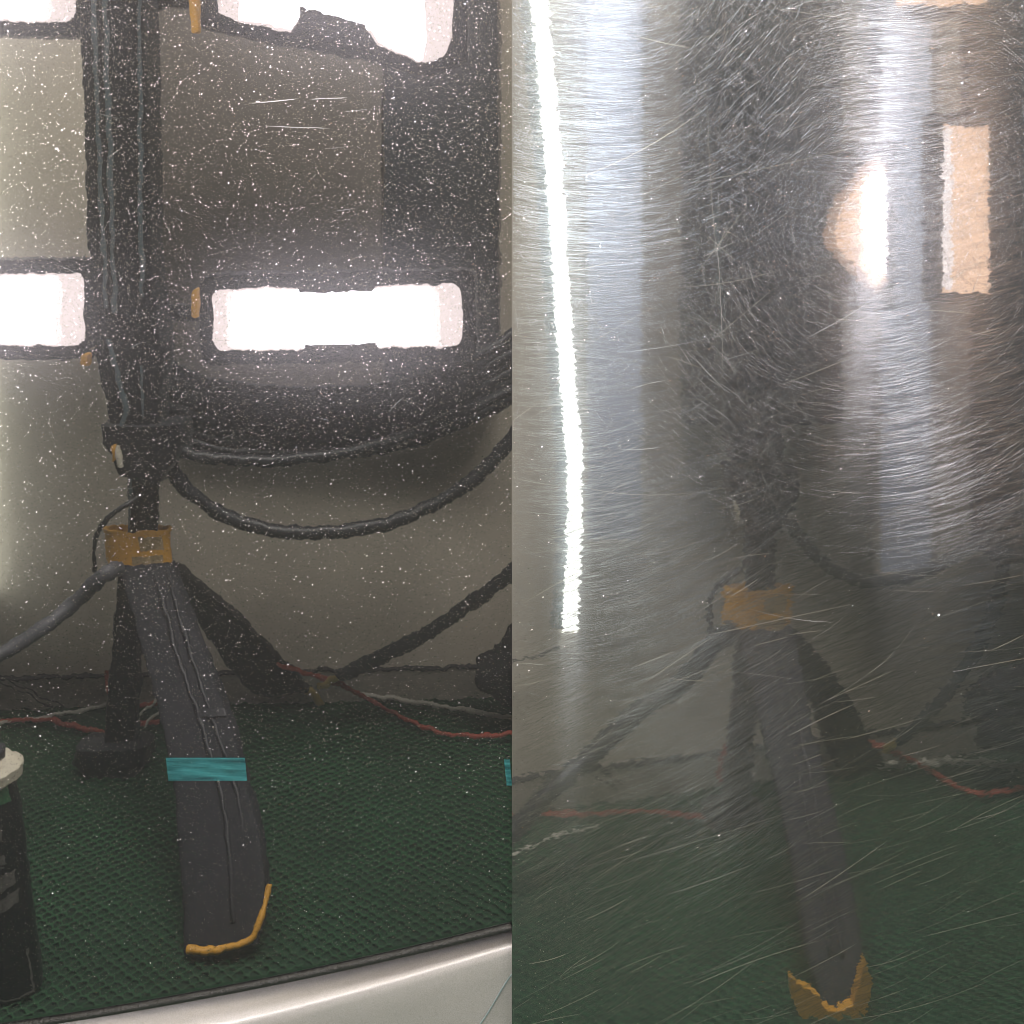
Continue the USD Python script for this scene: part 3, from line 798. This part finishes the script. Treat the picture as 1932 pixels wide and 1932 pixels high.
lab_ = part(bt, 'label', wrap(.785, .845, -150, -22, rad=.945), 'label_green')
for z0, z1, a1 in ((.655, .70, -48), (.56, .60, -48), (.545, .553, -50)):
    part(bt, 'print_line', wrap(z0, z1, -140, a1), 'label_grey')
part(bt, 'print_swoosh', wrap(.42, .475, -140, -35, 0.03), 'label_grey')
part(bt, 'print_swoosh', wrap(.335, .385, -140, -32, 0.035), 'label_grey')
part(bt, 'label_border', wrap(.02, .028, -150, -25, 0.0), 'label_grey')
part(bt, 'label_border', wrap(.028, .20, -29, -25), 'label_grey')
for a_ in (-84, -66):
    am = math.radians(a_)
    o_ = bc + Rb * .947 * (math.cos(am) * LAT['L'] + math.sin(am) * FWD['L']) + np.array([0, 0, H * .815])
    ax1 = -math.sin(am) * LAT['L'] + math.cos(am) * FWD['L']
    part(lab_, 'letter_hole', tube([o_ + .0055 * (math.cos(x) * ax1 * .8 + math.sin(x) * np.array([0, 0, 1.0])) for x in np.linspace(0, 5.6, 14)], .0014, 5), 'bottle')

# wall cabinet behind the lamps, and dark bag on the mat
def cabinet(s, label, u0, u1, uc, v0, v1, Z, m='cabinet'):
    t = thing('wall_cabinet', label, 'cabinet', at(s, (u0 + uc) / 2, v1, Z))
    part(t, 'carcass', slab(s, [(u0, v0), (uc, v0), (uc, v1), (u0, v1)], Z + .02, 0.10), m)
    part(t, 'door', rbox(s, u0 + 4, v0, u1 - 3, v1 - 4, Z, .018, .02), m)
    part(t, 'side_door', rbox(s, u1 + 3, v0, uc - 4, v1 - 4, Z, .018, .02), 'cabinet_dark')
    return t


cabinet('L', 'brown grey wall cabinet with a darker door, between the lamp rows in the left door', 285, 722, 944, -700, 742, 1.80)
b = thing('bag', 'slumped black cloth bag at the right edge of the left door', 'bag', ground('L', 960, 1340))
def blob(s, u, v, Z, ru, rv, rz, seed):
    m = trimesh.creation.icosphere(4)
    q = m.vertices * (0.45 + 1.0 * meshkit.fbm(m.vertices * 1.5 + 5, 4, seed))[:, None]
    c = at(s, u, v, Z)
    return trimesh.Trimesh(c + q[:, :1] * LAT[s] * ru * px(Z) + q[:, 1:2] * FWD[s] * rz + q[:, 2:] * np.array([0, 0, 1.0]) * rv * px(Z), m.faces, process=False)
part(b, 'body', blob('L', 985, 1262, 1.80, 95, 90, 0.06, 3), 'bag', smooth=True)
# tube lamp just out of the picture on the left
def tube_lamp(s, label, pts, rpx, Z):
    t = thing('tube_lamp', label, 'tube lamp', at(s, pts[-1][0], pts[-1][1], Z))
    path = pxpath(s, [(a, b_, Z) for a, b_ in pts], 8)
    part(t, 'lit_tube', tube(path, rpx * px(Z), 12), 'tube', smooth=True)
    part(t, 'mount_rail', tube(path + FWD[s] * 0.03 - LAT[s] * 0.012, rpx * 1.15 * px(Z), 8), 'edge_metal', smooth=True)
    e, d = path[-1], path[-1] - path[-3]
    d = d / np.linalg.norm(d)
    part(t, 'end_cap', tube([e - d * .004, e + d * .02], rpx * 1.2 * px(Z), 12), 'white_plastic', smooth=30)
    return t


tube_lamp('L', 'green white tube lamp lighting the wall at the left edge of the left door', [(-88, -500), (-70, 0), (-52, 600), (-40, 1130)], 17, 2.0)

# ---------------------------------------------------------------- right bay
s = 'R'
stand2 = thing('light_stand', 'black lamp tripod with yellow collar, dim and hazy in the scratched right door', 'light stand', ground('R', 1500, 1620))
part(stand2, 'outer_mast', bar(s, [(1318, -260, 1428, -260, ZS), (1330, 150, 1440, 150, ZS), (1345, 520, 1455, 520, ZS), (1356, 720, 1462, 720, ZS), (1374, 860, 1474, 860, ZS)], 0.07, sq=8), 'black_metal', smooth=35)
part(stand2, 'mast_edge', tube(pxpath(s, [(1352, 380, ZS - .04), (1358, 520, ZS - .04), (1362, 640, ZS - .04)], 4), 0.0026, 6), 'edge_metal', smooth=True)
part(stand2, 'clamp', bar(s, [(1366, 880, 1496, 880, ZS), (1366, 920, 1500, 920, ZS), (1384, 960, 1480, 965, ZS), (1400, 990, 1466, 990, ZS)], 0.08, sq=8), 'black_metal', smooth=35)
part(stand2, 'clamp_lever', bar(s, [(1384, 948, 1390, 948, ZS - .06), (1386, 985, 1394, 985, ZS - .06)], 0.01), 'white_plastic', smooth=True)
part(stand2, 'inner_mast', bar(s, [(1402, 975, 1462, 975, ZS + .004), (1406, 1110, 1462, 1110, ZS + .004), (1408, 1140, 1462, 1140, ZS + .004)], 0.03, k=16, sq=2), 'black_metal', smooth=True)
part(stand2, 'mast_edge', tube(pxpath(s, [(1409, 1000, ZS - .022), (1409, 1060, ZS - .022), (1408, 1112, ZS - .022)], 4), 0.0018, 6), 'edge_metal', smooth=True)
collar(stand2, s, 1357, 1494, 1106, 1188, ZS)
zf2 = depth(s, ground(s, 1575, 1890))
def lz2(v):
    q = (v - 1180) / 710
    return 1 / ((1 - q) / (ZS - .008) + q / zf2)
fleg = part(stand2, 'leg', bar(s, [(a, b_, c, d, lz2(b_)) for a, b_, c, d in ((1388, 1185, 1494, 1182), (1410, 1270, 1512, 1262), (1436, 1380, 1530, 1370), (1462, 1480, 1560, 1470), (1485, 1590, 1585, 1580), (1505, 1700, 1610, 1690), (1515, 1790, 1622, 1775), (1530, 1830, 1622, 1810), (1548, 1890, 1606, 1880))], 0.032, k=16, sq=7), 'grey_plastic', smooth=35)
for du in (0, 26):
    part(fleg, 'leg_groove', tube(pxpath(s, [(a + du * .8, b_, lz2(b_) - .0165) for a, b_ in ((1450, 1200), (1475, 1320), (1505, 1450), (1530, 1580), (1555, 1700), (1568, 1800))], 5), 0.0033, 6), 'dark_plastic', smooth=True)
zt = lz2(1880)
part(fleg, 'foot_trim', slab(s, [(1490, 1843), (1512, 1862), (1548, 1880), (1556, 1902), (1582, 1912), (1610, 1896), (1632, 1810), (1646, 1850), (1640, 1900), (1622, 1936), (1588, 1952), (1548, 1948), (1512, 1920), (1496, 1890)], zt - .03, 0.014), 'yellow')
zb2 = depth(s, ground(s, 1385, 1545))
part(stand2, 'leg', bar(s, [(a, b_, c, d, 1.60 + (zb2 - 1.60) * (b_ - 1190) / 350) for a, b_, c, d in ((1390, 1190, 1432, 1190), (1382, 1300, 1426, 1300), (1372, 1420, 1420, 1420), (1362, 1530, 1412, 1530))], 0.03, sq=6), 'dark_plastic', smooth=35)
part(stand2, 'foot', bar(s, [(1350, 1505, 1422, 1505, zb2), (1325, 1525, 1440, 1522, zb2), (1330, 1555, 1435, 1555, zb2), (1365, 1575, 1410, 1572, zb2)], [.03, .07, .07, .03]), 'dark_plastic', smooth=40)
zr2 = depth(s, ground(s, 1645, 1440))
part(stand2, 'leg', bar(s, [(a, b_, c, d, 1.60 + (zr2 - 1.60) * (b_ - 1190) / 255) for a, b_, c, d in ((1462, 1195, 1492, 1182), (1505, 1260, 1545, 1232), (1535, 1350, 1600, 1310), (1560, 1425, 1640, 1390), (1580, 1448, 1666, 1436))], 0.028, sq=6), 'dark_plastic', smooth=35)


def glow_lamp(t, s, poly_h, poly_a, poly_b, Z, ma, mb):
    h = part(t, 'lamp_housing', slab(s, poly_h, Z, .045), 'dark_plastic')
    part(h, 'lens', slab(s, poly_a, Z - .002, .0015), ma)
    if poly_b:
        part(h, 'lens_hot_strip', slab(s, poly_b, Z - .005, .0015), mb)


def rect(a, b_, c, d):
    return [(a, b_), (c, b_), (c, d), (a, d)]


glow_lamp(stand2, s, rect(1762, 215, 1884, 572), rect(1780, 238, 1866, 552), rect(1780, 244, 1796, 545), ZS - .03, 'lamp_orange', 'lamp_mid')
hs = part(stand2, 'lamp_housing', slab(s, [(1535, 440), (1600, 270), (1690, 270), (1690, 585), (1620, 585)], ZS - .03, .045), 'dark_plastic')
part(hs, 'diffuser', slab(s, [(1550, 440), (1574, 374), (1628, 312), (1658, 292), (1674, 326), (1674, 530), (1656, 556), (1606, 518), (1562, 474)], ZS - .032, .0015), 'lamp_dim')
part(hs, 'diffuser', slab(s, [(1572, 440), (1592, 384), (1630, 330), (1670, 322), (1672, 528), (1650, 540), (1618, 504), (1582, 470)], ZS - .034, .0015), 'lamp_orange')
part(hs, 'lens', slab(s, [(1628, 352), (1650, 322), (1672, 335), (1672, 515), (1650, 522), (1630, 480)], ZS - .036, .0015), 'lamp_glare')
glow_lamp(stand2, s, rect(1660, -330, 1885, 26), rect(1690, -150, 1866, 10), None, ZS - .03, 'lamp_orange', None)
glow_lamp(stand2, s, rect(1655, -320, 1765, -160), rect(1662, -310, 1758, -172), None, ZS - .055, 'lamp_blue', None)
lamp(stand2, s, 1082, -330, 1214, -60, ZS - .03, bright='lamp_blue', ends='lamp_blue', margin=14, tabs=False, edge=8)
part(stand2, 'lamp_arm', bar(s, [(1090, -216, 1090, -184, ZS + .03), (1860, -216, 1860, -184, ZS + .03)], 0.02), 'black_metal')
for u_ in (1650, 1822):
    part(stand2, 'lamp_hanger', bar(s, [(u_ - 9, -200, u_ + 9, -200, ZS + .035), (u_ - 9, 430, u_ + 9, 430, ZS + .035)], 0.012), 'black_metal')

tube_lamp('R', 'long green white tube lamp glaring at the left of the scratched right door', [(1000, -400), (1019, 0), (1046, 330), (1070, 700), (1084, 900), (1082, 1050), (1073, 1195)], 15.5, 1.56)
cable('R', 'thin dark lead from the foot of the tube lamp in the right door', [(1074, 1200, 1.850), (1060, 1215, 1.850), (1030, 1232, 1.850), (985, 1245, 1.850), (940, 1250, 1.850)], 3, 'cable', name='lead', catn='cable')
cable('R', 'thin black lead curling round the yellow collar in the right door', [(1452, 1040, ZS - .03), (1395, 1074, ZS - .06), (1352, 1110, ZS - .07), (1340, 1150, ZS - .07), (1338, 1200, ZS - .06)], 6, 'cable')
cable('R', 'thick dark hose falling left from the yellow collar in the right door', [(1385, 1190, ZS - .04), (1345, 1215, ZS - .07), (1290, 1285, 1.526), (1200, 1345, 1.502), (1110, 1430, 1.478), (1030, 1500, 1.454), (950, 1590, 1.430)], 21, 'cable', name='hose', catn='hose')
cable('R', 'dark hose sagging right of the mast in the right door', [(1490, 985, 1.568), (1530, 1040, 1.574), (1590, 1085, 1.580), (1660, 1098, 1.586), (1740, 1080, 1.598), (1820, 1040, 1.610), (1900, 980, 1.622), (2000, 880, 1.640)], 13, 'cable', name='hose', catn='hose')
cable('R', 'dark hose hanging beside the right edge of the right door', [(1905, 860, 1.670), (1900, 980, 1.682), (1888, 1100, 1.700), (1860, 1190, 1.718), (1800, 1290, 1.742), (1740, 1360, 1.760), (1692, 1398, 1.766)], 13, 'braid', name='hose', catn='hose', wob=0.15)
cable('R', 'short brass hose end beside the right leg in the right door', [(1668, 1418, 1.772), (1684, 1404, 1.769), (1698, 1394, 1.766)], 8, 'brass', name='hose_end', catn='hose end')
rope('R', 'red cord curving over the mat right of the stand in the right door', [(1630, 1395, 1.820), (1680, 1416, 1.790), (1730, 1440, G_), (1790, 1475, G_), (1840, 1498, G_), (1890, 1494, G_), (1960, 1482, G_)], 6.5, 'red', 'red_cord', 'cord')
rope('R', 'red cord lying left of the stand in the right door', [(940, 1548, G_), (1010, 1536, G_), (1100, 1536, G_), (1200, 1530, G_), (1290, 1538, G_), (1370, 1545, G_)], 5, 'red', 'red_cord', 'cord')
rope('R', 'white rope along the foot of the wall right of the stand in the right door', [(1655, 1446, G_), (1720, 1440, G_), (1800, 1436, G_), (1870, 1440, G_), (1940, 1450, G_)], 7.5, 'white_rope', 'white_rope', 'rope', 0.016)
rope('R', 'white rope left of the stand in the right door', [(940, 1628, G_), (990, 1602, G_), (1060, 1572, G_), (1130, 1560, G_)], 2.4, 'white_rope', 'white_rope', 'rope', 0.016)
cable('R', 'short red cord behind the rear leg in the right door', [(1372, 1405, 1.850), (1360, 1440, 1.820), (1362, 1475, 1.802), (1420, 1500, 1.790)], 5, 'red', name='red_cord', catn='cord')
for k_, pts in enumerate(([(1105, 1440, 1.790), (1130, 1452, 1.790), (1175, 1480, 1.790)], [(1098, 1450, 1.790), (1125, 1466, 1.790), (1165, 1490, 1.790)])):
    cable('R', ('upper' if k_ == 0 else 'lower') + ' short wire under the thick hose in the right door', pts, 2, 'cable', name='wire', catn='wire', k=5)
b = thing('bag', 'slumped black cloth bag at the right edge of the right door', 'bag', ground('R', 1900, 1450))
part(b, 'body', blob('R', 1950, 1340, 1.72, 125, 95, 0.06, 4), 'bag', smooth=True)
cabinet('R', 'dark wall cabinet behind the mast in the right door', 1296, 1520, 1590, -700, 800, 1.66, 'cabinet_dark')
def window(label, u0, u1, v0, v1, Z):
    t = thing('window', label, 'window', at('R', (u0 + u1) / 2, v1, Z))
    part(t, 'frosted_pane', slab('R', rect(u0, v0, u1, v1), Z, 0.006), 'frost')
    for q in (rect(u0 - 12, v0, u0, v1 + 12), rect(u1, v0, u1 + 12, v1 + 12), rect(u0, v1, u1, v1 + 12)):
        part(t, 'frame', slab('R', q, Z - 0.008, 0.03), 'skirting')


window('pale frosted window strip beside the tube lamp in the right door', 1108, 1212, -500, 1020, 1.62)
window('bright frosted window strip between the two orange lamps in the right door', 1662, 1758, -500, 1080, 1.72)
t = thing('wall_locker', 'tall dark locker at the right edge of the right door', 'locker', at('R', 1960, 1000, 1.74))
part(t, 'carcass', slab('R', rect(1878, -700, 2300, 1060), 1.76, 0.10), 'cabinet_dark')
part(t, 'door', rbox('R', 1884, -690, 2290, 1050, 1.74, .018, .02), 'cabinet_dark')
